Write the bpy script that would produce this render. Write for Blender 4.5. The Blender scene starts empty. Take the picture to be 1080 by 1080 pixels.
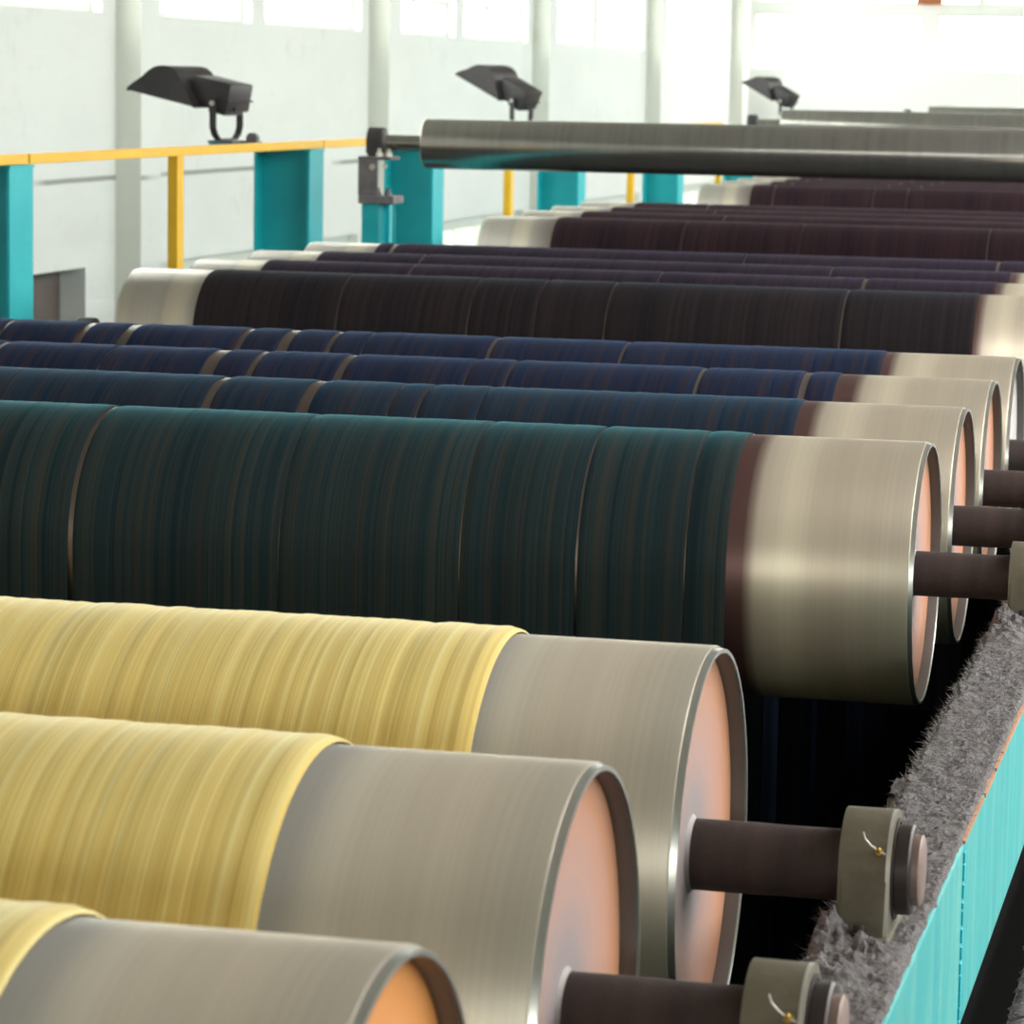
import bpy, bmesh, math, random
from mathutils import Vector, Matrix, noise
random.seed(7)
S = bpy.context.scene
COL = S.collection
PI = math.pi

# ------------------------------------------------------------------ materials
def nodes(m):
    m.use_nodes = True
    nt = m.node_tree
    b = nt.nodes['Principled BSDF']
    return nt, b

def principled(name, col, rough=.6, metal=0., **kw):
    m = bpy.data.materials.new(name); nt, b = nodes(m)
    b.inputs['Base Color'].default_value = (*col, 1)
    b.inputs['Roughness'].default_value = rough
    b.inputs['Metallic'].default_value = metal
    for k, v in kw.items():
        b.inputs[k.replace('_', ' ')].default_value = v
    return m

def N(nt, typ, **kw):
    n = nt.nodes.new(typ)
    for k, v in kw.items():
        if k in n.inputs: n.inputs[k].default_value = v
        else: setattr(n, k, v)
    return n

def ramp(nt, fac, stops, interp='LINEAR'):
    r = nt.nodes.new('ShaderNodeValToRGB'); r.color_ramp.interpolation = interp
    el = r.color_ramp.elements
    while len(el) < len(stops): el.new(.5)
    for e, (p, c) in zip(el, stops):
        e.position = p; e.color = (*c, 1) if len(c) == 3 else c
    nt.links.new(fac, r.inputs[0])
    return r.outputs[0]

def mixc(nt, f, a, b, mode='MIX'):
    n = nt.nodes.new('ShaderNodeMix'); n.data_type = 'RGBA'; n.blend_type = mode
    for s, v in ((n.inputs[0], f), (n.inputs[6], a), (n.inputs[7], b)):
        if hasattr(v, 'is_linked'): nt.links.new(v, s)
        elif isinstance(v, (int, float)): s.default_value = v
        else: s.default_value = (*v, 1)
    return n.outputs[2]

def math_(nt, op, a, b=None, c=None):
    n = nt.nodes.new('ShaderNodeMath'); n.operation = op
    for s, v in zip(n.inputs, (a, b, c)):
        if v is None: continue
        if hasattr(v, 'is_linked'): nt.links.new(v, s)
        else: s.default_value = v
    return n.outputs[0]

def coords(nt, scale=(1, 1, 1), loc=(0, 0, 0), kind='Object'):
    t = nt.nodes.new('ShaderNodeTexCoord'); mp = nt.nodes.new('ShaderNodeMapping')
    mp.inputs['Scale'].default_value = scale; mp.inputs['Location'].default_value = loc
    nt.links.new(t.outputs[kind], mp.inputs[0]); return mp.outputs[0]

def noise_(nt, vec, scale=1., detail=2., rough=.5):
    n = nt.nodes.new('ShaderNodeTexNoise'); n.inputs['Scale'].default_value = scale
    n.inputs['Detail'].default_value = detail; n.inputs['Roughness'].default_value = rough
    nt.links.new(vec, n.inputs['Vector']); return n.outputs['Fac']

def bump(nt, b, h, strength=.3, dist=.01):
    n = nt.nodes.new('ShaderNodeBump'); n.inputs['Strength'].default_value = strength
    n.inputs['Distance'].default_value = dist
    nt.links.new(h, n.inputs['Height']); nt.links.new(n.outputs[0], b.inputs['Normal'])

def painted(name, c1, c2, rough=.5, scale=(3, 3, 3), chips=None, bmp=.15, metal=0., thr=.68):
    m = bpy.data.materials.new(name); nt, b = nodes(m)
    f = noise_(nt, coords(nt, scale), 1, 5, .6)
    col = ramp(nt, f, [(.3, c1), (.7, c2)])
    if chips:
        g = noise_(nt, coords(nt, (38, 38, 38)), 1, 4, .7)
        col = mixc(nt, ramp(nt, g, [(thr, (0, 0, 0)), (thr + .04, (1, 1, 1))]), col, chips)
    nt.links.new(col, b.inputs['Base Color'])
    b.inputs['Roughness'].default_value = rough; b.inputs['Metallic'].default_value = metal
    bump(nt, b, noise_(nt, coords(nt, (60, 60, 60)), 1, 3), bmp, .004)
    return m

def drum_mat(name, stops, rough=.37):
    """steel drum: streaks run round it, so everything varies along X only"""
    m = bpy.data.materials.new(name); nt, b = nodes(m)
    t = nt.nodes.new('ShaderNodeTexCoord'); sp = nt.nodes.new('ShaderNodeSeparateXYZ')
    nt.links.new(t.outputs['Object'], sp.inputs[0])
    x = sp.outputs[0]
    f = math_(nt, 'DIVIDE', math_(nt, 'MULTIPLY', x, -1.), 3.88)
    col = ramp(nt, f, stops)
    n1 = noise_(nt, coords(nt, (160, .6, .6)), 1, 3, .7)
    n2 = noise_(nt, coords(nt, (9, .3, .3)), 1, 2, .5)
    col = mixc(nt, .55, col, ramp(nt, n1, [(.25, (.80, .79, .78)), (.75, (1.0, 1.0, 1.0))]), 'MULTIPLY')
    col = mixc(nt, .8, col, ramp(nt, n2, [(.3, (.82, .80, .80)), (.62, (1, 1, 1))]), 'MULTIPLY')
    nt.links.new(col, b.inputs['Base Color'])
    b.inputs['Metallic'].default_value = .62
    b.inputs['Roughness'].default_value = rough
    bump(nt, b, n1, .03, .002)
    return m

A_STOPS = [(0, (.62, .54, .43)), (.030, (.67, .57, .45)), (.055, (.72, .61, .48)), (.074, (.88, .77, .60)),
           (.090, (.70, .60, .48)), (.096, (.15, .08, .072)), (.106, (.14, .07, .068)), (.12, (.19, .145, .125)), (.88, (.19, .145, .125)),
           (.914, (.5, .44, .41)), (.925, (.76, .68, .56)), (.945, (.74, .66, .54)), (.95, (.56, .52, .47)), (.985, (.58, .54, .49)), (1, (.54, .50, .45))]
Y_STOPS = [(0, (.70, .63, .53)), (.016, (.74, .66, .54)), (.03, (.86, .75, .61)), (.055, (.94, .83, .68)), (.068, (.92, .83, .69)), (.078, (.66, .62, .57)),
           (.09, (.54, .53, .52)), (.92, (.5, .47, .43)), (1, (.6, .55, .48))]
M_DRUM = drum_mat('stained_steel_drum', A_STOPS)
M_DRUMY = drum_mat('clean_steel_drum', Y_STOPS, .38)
M_RIM = principled('bright_steel_rim', (.75, .74, .70), .28, .9)
M_BORE = principled('rim_inside', (.22, .20, .19), .5, .6)

def cap_mat(name, stops):
    m = bpy.data.materials.new(name); nt, b = nodes(m)
    t = nt.nodes.new('ShaderNodeTexCoord'); sp = nt.nodes.new('ShaderNodeSeparateXYZ')
    nt.links.new(t.outputs['Object'], sp.inputs[0])
    r = math_(nt, 'SQRT', math_(nt, 'ADD', math_(nt, 'POWER', sp.outputs[1], 2.), math_(nt, 'POWER', sp.outputs[2], 2.)))
    f = math_(nt, 'DIVIDE', r, .3)
    cb = nt.nodes.new('ShaderNodeCombineXYZ'); nt.links.new(math_(nt, 'MULTIPLY', f, 9.), cb.inputs[0])
    wob = noise_(nt, coords(nt, (7, 7, 7)), 1, 1)
    nt.links.new(wob, cb.inputs[1])
    n1 = noise_(nt, cb.outputs[0], 1.6, 4, .65)
    f2 = math_(nt, 'ADD', f, math_(nt, 'MULTIPLY', math_(nt, 'SUBTRACT', n1, .5), .35))
    col = ramp(nt, f2, stops)
    nt.links.new(col, b.inputs['Base Color'])
    b.inputs['Roughness'].default_value = .5; b.inputs['Specular IOR Level'].default_value = .3
    return m
M_CAP = cap_mat('salmon_end_paint', [(.12, (.32, .28, .29)), (.32, (.38, .30, .30)), (.55, (.54, .33, .28)), (.8, (.61, .32, .23)), (.97, (.64, .29, .15))])
M_CAPO = cap_mat('orange_end_paint', [(.12, (.50, .42, .40)), (.3, (.75, .40, .27)), (.6, (.88, .38, .15)), (.97, (.88, .36, .10))])
M_CAPG = cap_mat('grey_end_steel', [(.12, (.50, .48, .48)), (.5, (.58, .55, .55)), (.97, (.62, .58, .57))])
M_SHAFT = painted('dusty_brown_shaft', (.026, .016, .015), (.052, .034, .030), .75, (22, 3, 3), bmp=.4)
M_HUB = principled('hub_steel', (.24, .21, .20), .5, .2)
M_COLLAR = principled('collar_steel', (.06, .045, .042), .45, .4)
M_SHEND = painted('worn_shaft_end', (.24, .16, .14), (.36, .26, .23), .45, (20, 20, 20), metal=.3)

def yarn_mat(name, cols, streak=120, sheen=.25, sheen_col=(.3, .5, .7), rough=.7, pale=None, fine=.5, dim=1.2, spec=.12, blk=.7):
    m = bpy.data.materials.new(name); nt, b = nodes(m)
    n1 = noise_(nt, coords(nt, (streak, .05, .05)), 1, 4, .75)
    n2 = noise_(nt, coords(nt, (5., .03, .03), (3, 0, 0)), 1, 2, .5)
    n3 = noise_(nt, coords(nt, (streak * 5, 1, 1), (9, 0, 0)), 1, 2, .6)
    k = len(cols)
    cols = [tuple(v * dim for v in q) for q in cols]
    c = ramp(nt, n1, [(.36 + .28 * i / (k - 1), cc) for i, cc in enumerate(cols)])
    c = mixc(nt, blk, c, ramp(nt, n2, [(.3, (.50, .55, .68)), (.7, (1.35, 1.22, 1.10))]), 'MULTIPLY')
    c = mixc(nt, fine, c, ramp(nt, n3, [(.3, (.6, .6, .6)), (.7, (1.2, 1.2, 1.2))]), 'MULTIPLY')
    if pale:
        n4 = noise_(nt, coords(nt, (34, .02, .02), (21, 0, 0)), 1, 1, .5)
        c = mixc(nt, ramp(nt, n4, [(.715, (0, 0, 0)), (.75, (.6, .6, .6))]), c, pale)
    nt.links.new(c, b.inputs['Base Color'])
    b.inputs['Roughness'].default_value = rough
    b.inputs['Sheen Weight'].default_value = sheen
    b.inputs['Sheen Roughness'].default_value = .35
    b.inputs['Sheen Tint'].default_value = (*sheen_col, 1)
    b.inputs['Specular IOR Level'].default_value = spec
    h = math_(nt, 'ADD', n1, math_(nt, 'MULTIPLY', n3, .4))
    bump(nt, b, h, .35, .004)
    return m
M_YEL = yarn_mat('pale_yellow_yarn', [(.68, .48, .14), (.80, .60, .205), (.85, .67, .25), (.95, .83, .42)], 60, .65, (1, .96, .72), .8, fine=.22, dim=1.12, spec=.3, blk=.28)
M_TEAL = yarn_mat('dark_teal_yarn', [(.008, .014, .020), (.012, .026, .032), (.024, .030, .029), (.036, .034, .030)], 32, .24, (.15, .70, .85), dim=1.45)
M_NAVT = yarn_mat('steel_blue_yarn', [(.008, .015, .032), (.012, .026, .050), (.024, .027, .038), (.046, .032, .032)], 36, .15, (.15, .50, .85), pale=(.12, .09, .08))
M_NAVY = yarn_mat('navy_blue_yarn', [(.007, .011, .030), (.010, .019, .050), (.024, .021, .036), (.042, .027, .032)], 36, .13, (.15, .38, .85), pale=(.12, .085, .075))
M_PLUM = yarn_mat('blackish_plum_yarn', [(.010, .009, .013), (.017, .013, .016), (.023, .017, .018), (.034, .022, .022)], 44, .06, (.2, .4, .7))
M_PURP = yarn_mat('purple_black_yarn', [(.012, .008, .017), (.019, .013, .026), (.029, .018, .025), (.040, .022, .028)], 44, .07, (.35, .35, .7))
M_AUB = yarn_mat('aubergine_yarn', [(.015, .007, .011), (.021, .010, .015), (.027, .014, .017), (.034, .017, .021)], 40, .05, (.5, .35, .5))

M_TEALP = painted('teal_machine_paint', (.003, .40, .46), (.008, .50, .55), .5, (2, 2, 4), bmp=.1)
def beam_mat():
    m = bpy.data.materials.new('worn_turquoise_beam_paint'); nt, b = nodes(m)
    f = noise_(nt, coords(nt, (14, 14, 2.2)), 1, 6, .65)
    c = ramp(nt, f, [(.3, (.02, .36, .39)), (.5, (.05, .42, .42)), (.7, (.13, .48, .45))])
    w = noise_(nt, coords(nt, (5, 5, 26)), 1, 6, .75)
    c = mixc(nt, ramp(nt, w, [(.60, (0, 0, 0)), (.75, (.5, .5, .5))]), c, (.24, .45, .38))
    g = noise_(nt, coords(nt, (70, 70, 70)), 1, 4, .7)
    g2 = noise_(nt, coords(nt, (2.2, 2.2, 2.2)), 1, 2)
    gg = math_(nt, 'MULTIPLY', ramp(nt, g, [(.60, (0, 0, 0)), (.66, (1, 1, 1))]), ramp(nt, g2, [(.50, (0, 0, 0)), (.6, (1, 1, 1))]))
    c = mixc(nt, gg, c, (.33, .25, .15))
    nt.links.new(c, b.inputs['Base Color']); b.inputs['Roughness'].default_value = .55
    bump(nt, b, noise_(nt, coords(nt, (45, 45, 45)), 1, 4), .2, .003)
    return m
M_BEAM = beam_mat()
M_SEAM = painted('fresh_turquoise_seam', (.0, .40, .50), (.0, .52, .60), .4, (20, 20, 30))
M_RUSTE = painted('rusty_edge', (.42, .20, .10), (.62, .36, .22), .8, (30, 30, 30))
M_LINT = bpy.data.materials.new('grey_lint')
nt, b = nodes(M_LINT)
f = noise_(nt, coords(nt, (14, 50, 50)), 1, 6, .75)
g = noise_(nt, coords(nt, (160, 160, 160)), 1, 3, .7)
c = ramp(nt, f, [(.30, (.10, .085, .085)), (.45, (.21, .19, .19)), (.62, (.29, .27, .27))])
c = mixc(nt, .6, c, ramp(nt, g, [(.3, (.55, .55, .55)), (.7, (1.25, 1.25, 1.25))]), 'MULTIPLY')
nt.links.new(c, b.inputs['Base Color']); b.inputs['Roughness'].default_value = 1.
b.inputs['Specular IOR Level'].default_value = .05
bump(nt, b, math_(nt, 'ADD', f, g), .8, .008)
M_FIB = principled('lint_fibre', (.30, .275, .27), 1.)
M_CAST = painted('greenish_grey_cast_iron', (.11, .094, .060), (.18, .16, .115), .6, (14, 14, 14), chips=(.28, .26, .22), bmp=.3, thr=.72)
M_WORN = principled('worn_bright_edge', (.62, .60, .55), .45, .5)
M_BRASS = principled('brass', (.55, .36, .08), .35, .9)
M_DARKST = painted('dark_grey_steel', (.028, .026, .028), (.06, .055, .058), .6, (9, 9, 9), bmp=.2)
M_GREYST = painted('grey_plate_steel', (.12, .11, .12), (.22, .20, .21), .55, (14, 14, 14), bmp=.2)
M_BOLT = principled('bolt_steel', (.6, .57, .52), .35, .8)
M_YRAIL = painted('yellow_rail_paint', (.84, .46, .01), (.90, .52, .02), .5, (6, 6, 6), chips=(.35, .22, .06), bmp=.1, thr=.78)
M_LAMPB = painted('black_lamp_housing', (.030, .025, .028), (.055, .048, .052), .5, (8, 8, 8), bmp=.1)
M_LAMPG = principled('lamp_lens_glass', (.75, .85, .72), .15)
M_RUSTB = principled('rust_red_box', (.42, .14, .06), .7)
M_BLACK = principled('shade_black_steel', (.006, .0055, .006), .85, 0., Specular_IOR_Level=.1)  # near black so the space under the beams stays dark

def guide_mat():
    m = bpy.data.materials.new('brushed_guide_roller'); nt, b = nodes(m)
    n1 = noise_(nt, coords(nt, (26, .8, .8)), 1, 3, .6)
    n2 = noise_(nt, coords(nt, (5, 5, 5)), 1, 5, .7)
    n3 = noise_(nt, coords(nt, (16, 22, 22)), 1, 3, .7)
    c = ramp(nt, n1, [(.3, (.33, .31, .29)), (.7, (.43, .41, .385))])
    c = mixc(nt, ramp(nt, n2, [(.45, (0, 0, 0)), (.7, (.5, .5, .5))]), c, (.47, .44, .39))
    c = mixc(nt, ramp(nt, n3, [(.70, (0, 0, 0)), (.78, (.5, .5, .5))]), c, (.08, .06, .05))
    nt.links.new(c, b.inputs['Base Color'])
    b.inputs['Metallic'].default_value = .8
    nt.links.new(ramp(nt, n1, [(.3, (.20, .20, .20)), (.7, (.24, .24, .24))]), b.inputs['Roughness'])
    return m
M_GUIDE = guide_mat()

def wall_mat(name, base, dirt, courses=True):
    m = bpy.data.materials.new(name); nt, b = nodes(m)
    n1 = noise_(nt, coords(nt, (.35, .35, .8)), 1, 5, .65)
    n2 = noise_(nt, coords(nt, (2.5, 2.5, 2.5)), 1, 6, .75)
    c = ramp(nt, n1, [(.3, tuple(v * .93 for v in base)), (.65, base)])
    c = mixc(nt, ramp(nt, n2, [(.58, (0, 0, 0)), (.78, (.45, .45, .45))]), c, dirt)
    if courses:
        t = nt.nodes.new('ShaderNodeTexCoord'); sp = nt.nodes.new('ShaderNodeSeparateXYZ')
        nt.links.new(t.outputs['Object'], sp.inputs[0])
        w = math_(nt, 'ABSOLUTE', math_(nt, 'SUBTRACT', math_(nt, 'ADD', sp.outputs[2], math_(nt, 'MULTIPLY', n1, .03)), .345))
        ln = ramp(nt, w, [(.0, (1, 1, 1)), (.014, (1, 1, 1)), (.022, (0, 0, 0))])
        brk = ramp(nt, noise_(nt, coords(nt, (.5, .5, .1)), 1, 3), [(.42, (0, 0, 0)), (.5, (.8, .8, .8))])
        c = mixc(nt, math_(nt, 'MULTIPLY', ln, brk), c, tuple(v * .45 for v in dirt))
        br = nt.nodes.new('ShaderNodeTexBrick'); br.inputs['Scale'].default_value = 1.
        br.inputs['Brick Width'].default_value = .5; br.inputs['Row Height'].default_value = .14
        br.inputs['Mortar Size'].default_value = .012
        cb = nt.nodes.new('ShaderNodeCombineXYZ')
        nt.links.new(math_(nt, 'ADD', sp.outputs[1], sp.outputs[0]), cb.inputs[0]); nt.links.new(sp.outputs[2], cb.inputs[1])
        nt.links.new(cb.outputs[0], br.inputs['Vector'])
        bump(nt, b, math_(nt, 'ADD', math_(nt, 'MULTIPLY', br.outputs['Fac'], -1.), n2), .25, .02)
    nt.links.new(c, b.inputs['Base Color']); b.inputs['Roughness'].default_value = .9
    return m
M_WALL = wall_mat('whitewashed_brick', (.90, .91, .89), (.60, .60, .52))
M_PILL = wall_mat('dirty_concrete_pillar', (.80, .81, .74), (.50, .48, .40), False)
M_CEIL = principled('pale_roof', (.74, .72, .68), .9)
M_RWALL = principled('dull_grey_wall', (.58, .57, .54), .9)
M_FLOOR = painted('stained_concrete_floor', (.035, .033, .032), (.07, .066, .062), .8, (.8, .8, .8))
M_FRAME = principled('white_window_frame', (.72, .75, .70), .6)
M_DKBROWN = painted('dark_brown', (.13, .10, .09), (.17, .135, .12), .7, (3, 3, 3))  # paints the unlit wall openings dark; also colours the bracket stub
def glass_mat():
    m = bpy.data.materials.new('window_glass'); m.use_nodes = True; nt = m.node_tree; nt.nodes.clear()
    o = nt.nodes.new('ShaderNodeOutputMaterial'); mx = nt.nodes.new('ShaderNodeMixShader')
    t = nt.nodes.new('ShaderNodeBsdfTransparent'); t.inputs[0].default_value = (.93, .96, .94, 1)
    g = nt.nodes.new('ShaderNodeBsdfGlossy'); g.inputs['Roughness'].default_value = .05
    mx.inputs[0].default_value = .06
    nt.links.new(t.outputs[0], mx.inputs[1]); nt.links.new(g.outputs[0], mx.inputs[2]); nt.links.new(mx.outputs[0], o.inputs[0])
    return m
M_GLASS = glass_mat()

# ------------------------------------------------------------------ mesh helpers
def link(name, bm, mat, parent=None, smooth=False, loc=None):
    me = bpy.data.meshes.new(name)
    bmesh.ops.recalc_face_normals(bm, faces=bm.faces[:])
    bm.to_mesh(me); bm.free()
    for m in (mat if isinstance(mat, (list, tuple)) else [mat]): me.materials.append(m)
    if smooth:
        for p in me.polygons: p.use_smooth = True
        try: me.set_sharp_from_angle(angle=math.radians(38))
        except Exception: pass
    o = bpy.data.objects.new(name, me); COL.objects.link(o)
    if parent: o.parent = parent
    if loc: o.location = loc
    return o

def box(bm, x0, x1, y0, y1, z0, z1, bev=0., mi=0):
    vs = [bm.verts.new((x, y, z)) for x in (x0, x1) for y in (y0, y1) for z in (z0, z1)]
    fs = [bm.faces.new([vs[i] for i in q]) for q in ((0, 1, 3, 2), (4, 6, 7, 5), (0, 4, 5, 1), (2, 3, 7, 6), (0, 2, 6, 4), (1, 5, 7, 3))]
    for f in fs: f.material_index = mi
    if bev:
        es = list({e for f in fs for e in f.edges})
        bmesh.ops.bevel(bm, geom=es, offset=bev, segments=2, profile=.5, affect='EDGES')

def lathe_x(bm, prof, n=96, closed=False, cy=0, cz=0):
    """profile of (x, r) spun about the X axis"""
    rings = []
    for x, r in prof:
        if r < 1e-6: rings.append([bm.verts.new((x, cy, cz))])
        else: rings.append([bm.verts.new((x, cy + r * math.sin(2 * PI * k / n), cz + r * math.cos(2 * PI * k / n))) for k in range(n)])
    for a, b in zip(rings, rings[1:] + ([rings[0]] if closed else [])):
        for k in range(n):
            j = (k + 1) % n
            if len(a) == 1 and len(b) == 1: continue
            if len(a) == 1: bm.faces.new((a[0], b[k], b[j]))
            elif len(b) == 1: bm.faces.new((a[k], b[0], a[j]))
            else: bm.faces.new((a[k], b[k], b[j], a[j]))

def prism(bm, pts, ax, d0, d1):
    """closed outline extruded along an axis; pts in the two other axes in order"""
    def P(p, d):
        q = list(p); q.insert(ax, d); return q
    a = [bm.verts.new(P(p, d0)) for p in pts]; c = [bm.verts.new(P(p, d1)) for p in pts]
    bm.faces.new(a); bm.faces.new(list(reversed(c)))
    for i in range(len(pts)):
        j = (i + 1) % len(pts); bm.faces.new((a[i], a[j], c[j], c[i]))

def cyl(bm, p0, p1, r, n=16):
    p0, p1 = Vector(p0), Vector(p1); d = (p1 - p0); L = d.length
    q = d.to_track_quat('Z', 'Y').to_matrix().to_4x4()
    bmesh.ops.create_cone(bm, cap_ends=True, segments=n, radius1=r, radius2=r, depth=L, matrix=Matrix.Translation((p0 + p1) / 2) @ q)

def thing(name, label, cat, loc=(0, 0, 0), group=None):
    o = bpy.data.objects.new(name, None); COL.objects.link(o); o.location = loc
    o.empty_display_size = .1
    return tag(o, label, cat, group)

def tag(o, label, cat, group=None, kind=None):
    if label: o['label'] = label
    if cat: o['category'] = cat
    if group: o['group'] = group
    if kind: o['kind'] = kind
    return o

def dup(o, parent=None):
    c = o.copy(); COL.objects.link(c)
    if parent: c.parent = parent
    for ch in list(o.children): dup(ch, c)
    return c

def structure(o):
    o['kind'] = 'structure'; return o

# ------------------------------------------------------------------ the hall
XL, XR, YB, YF, ZF, ZC = -7.8, 8.0, -7.0, 51.5, -2.6, 4.7
bm = bmesh.new(); box(bm, XL - .5, XR + .5, YB - .5, YF + .5, ZF - .2, ZF); structure(link('floor', bm, M_FLOOR))
bm = bmesh.new()
for x0, x1 in ((XL - .5, 3.5), (4.9, 5.5), (7.5, XR + .5)): box(bm, x0, x1, YB - .5, YF + .5, ZC, ZC + .2)
for x0, x1 in ((3.5, 4.9), (5.5, 7.5)):  # unseen roof openings, added to bring more light from above
    box(bm, x0, x1, YB - .5, 5, ZC, ZC + .2)
    for yy in [10 + 5.0 * i for i in range(9)]: box(bm, x0, x1, yy, yy + .3, ZC, ZC + .2)
structure(link('ceiling', bm, M_CEIL))

PIT = 6.82
pil = [23.55 + PIT * k for k in range(-4, 5)]
openL = []          # (a0, a1, z0, z1) openings of the left wall
for pc in [23.55 + PIT * k for k in range(-4, 4)]:
    if pc > 15: openL += [(pc + .47, pc + 2.95, 1.55, 4.1), (pc + 3.32, pc + 6.24, 1.55, 4.1)]
    if pc > 20: openL += [(pc + .55, pc + 6.2, -1.9, -.36)]
    else: openL += [(pc + .8, pc + 5.9, ZF, -.31)]
openL = [o for o in openL if o[0] > YB]

def wall_grid(bm, a0, a1, z0, z1, t0, t1, holes, axis):
    """axis 'x': wall lies in a Y-Z plane; 'y': in an X-Z plane"""
    As = sorted({a0, a1, *[h[0] for h in holes], *[h[1] for h in holes]})
    Zs = sorted({z0, z1, *[h[2] for h in holes], *[h[3] for h in holes]})
    for i in range(len(As) - 1):
        run = None
        for j in range(len(Zs) - 1):
            ca, cz = (As[i] + As[i + 1]) / 2, (Zs[j] + Zs[j + 1]) / 2
            solid = not any(h[0] < ca < h[1] and h[2] < cz < h[3] for h in holes)
            if solid: run = [run[0] if run else Zs[j], Zs[j + 1]]
            if run and (not solid or j == len(Zs) - 2):
                if axis == 'x': box(bm, t0, t1, As[i], As[i + 1], *run)
                else: box(bm, As[i], As[i + 1], t0, t1, *run)
                run = None

bm = bmesh.new(); wall_grid(bm, YB, YF, ZF, ZC, XL - .3, XL, openL, 'x'); structure(link('wall_left', bm, M_WALL))
for k, pc in enumerate(pil):
    bm = bmesh.new(); box(bm, XL, XL + .20, pc - .29, pc + .14, ZF, ZC)
    for f_ in bm.faces:
        if all(v.co.x > XL + .19 for v in f_.verts): f_.material_index = 1
    structure(link('trim_%d' % (k + 1), bm, [M_PILL, M_WALL]))
wn = [0]
def window(a0, a1, z0, z1, t, axis, va, hz, fr=.045):
    wn[0] += 1
    def bx(bm, p0, p1, q0, q1, d=.03):
        if axis == 'x': box(bm, t - d, t + d, p0, p1, q0, q1)
        else: box(bm, p0, p1, t - d, t + d, q0, q1)
    w = structure(bpy.data.objects.new('window_%d' % wn[0], None)); COL.objects.link(w)
    bm = bmesh.new()
    bx(bm, a0, a1, z0, z0 + fr); bx(bm, a0, a1, z1 - fr, z1); bx(bm, a0, a0 + fr, z0 + fr, z1 - fr); bx(bm, a1 - fr, a1, z0 + fr, z1 - fr)
    for v in va: bx(bm, v - .02, v + .02, z0 + fr, z1 - fr, .02)
    for h in hz: bx(bm, a0 + fr, a1 - fr, h - .02, h + .02, .015)
    link('window_frame', bm, M_FRAME, w)
    bm = bmesh.new(); bx(bm, a0 + fr, a1 - fr, z0 + fr, z1 - fr, .003); link('window_pane', bm, M_GLASS, w)
for a0, a1, z0, z1 in openL:
    if z0 > 0: window(a0, a1, z0, z1, XL - .12, 'x', [a0 + (a1 - a0) * .5], [1.90, 2.6, 3.3])
    elif z0 > ZF: window(a0, a1, z0, z1, XL - .12, 'x', [a0 + (a1 - a0) * i / 6 for i in range(1, 6)], [-.8], .12)
dn = 0
for a0, a1, z0, z1 in openL:
    if z0 == ZF:
        dn += 1
        bm = bmesh.new(); box(bm, XL - .26, XL - .2, a0, a1, z0, z1)  # dark brown sheet painted in place of the opening's unlit depth
        structure(link('dark_opening_%d' % dn, bm, M_DKBROWN))

# far wall
openF = []
x = -7.62
while x < 7:
    openF.append((x, x + 2.68, 1.37, 2.26)); x += 2.92
for i in range(17): openF.append((-7.55 + .9 * i, -7.55 + .9 * i + .80, 2.42, 4.2))
openF = [o for o in openF if o[1] < XR]
bm = bmesh.new(); wall_grid(bm, XL - .3, XR + .3, ZF, ZC, YF, YF + .3, openF, 'y'); structure(link('wall_far', bm, M_WALL))
for o in openF: window(*o, YF + .1, 'y', [], [], .03)
# wall behind the camera, with its own window band, and right wall
openB = [(-7.3 + 3.8 * i, -7.3 + 3.8 * i + 3.3, 1.35, 2.65) for i in range(4)]
bm = bmesh.new(); wall_grid(bm, XL - .3, XR + .3, ZF, ZC, YB - .3, YB, openB, 'y'); structure(link('wall_back', bm, M_WALL))
for o in openB: window(*o, YB - .12, 'y', [(o[0] + o[1]) / 2], [], .05)
openR = [(-6.6 + 4.2 * i, -6.6 + 4.2 * i + 3.6, 2.0, 4.4) for i in range(2, 13)]
bm = bmesh.new(); wall_grid(bm, YB, YF, ZF, ZC, XR, XR + .3, openR, 'x'); structure(link('wall_right', bm, M_RWALL))
for o in openR: window(*o, XR + .12, 'x', [(o[0] + o[1]) / 2], [3.2], .05)

def portal(name, loc, rot, sx, sy):
    l = bpy.data.lights.new(name, 'AREA'); l.shape = 'RECTANGLE'; l.size = sx; l.size_y = sy
    l.cycles.is_portal = True
    o = bpy.data.objects.new(name, l); COL.objects.link(o); o.location = loc; o.rotation_euler = rot
portal('daylight_left', (XL - .32, 22, 2.83), (0, -PI / 2, 0), 2.6, 58)
portal('daylight_far', (0, YF + .32, 2.8), (-PI / 2, 0, 0), 15.6, 2.9)
portal('daylight_back', (0, YB - .32, 2.0), (PI / 2, 0, 0), 15.6, 1.4)
portal('daylight_right', (XR + .32, 24.6, 3.2), (0, PI / 2, 0), 2.4, 48)
for k, (rx, rw) in enumerate(((4.2, 1.4), (6.5, 2.0))):  # portals over the added roof openings
    portal('added_rooflight', (rx, 28.25, ZC + .25), (0, 0, 0), rw, 46.5)

bm = bmesh.new(); box(bm, -5.02, -4.62, YF - .18, YF - .02, 2.42, 2.86, .02)
tag(link('wall_box', bm, M_RUSTB), 'small rust-red box fixed high on the far window wall', 'box')

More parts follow.
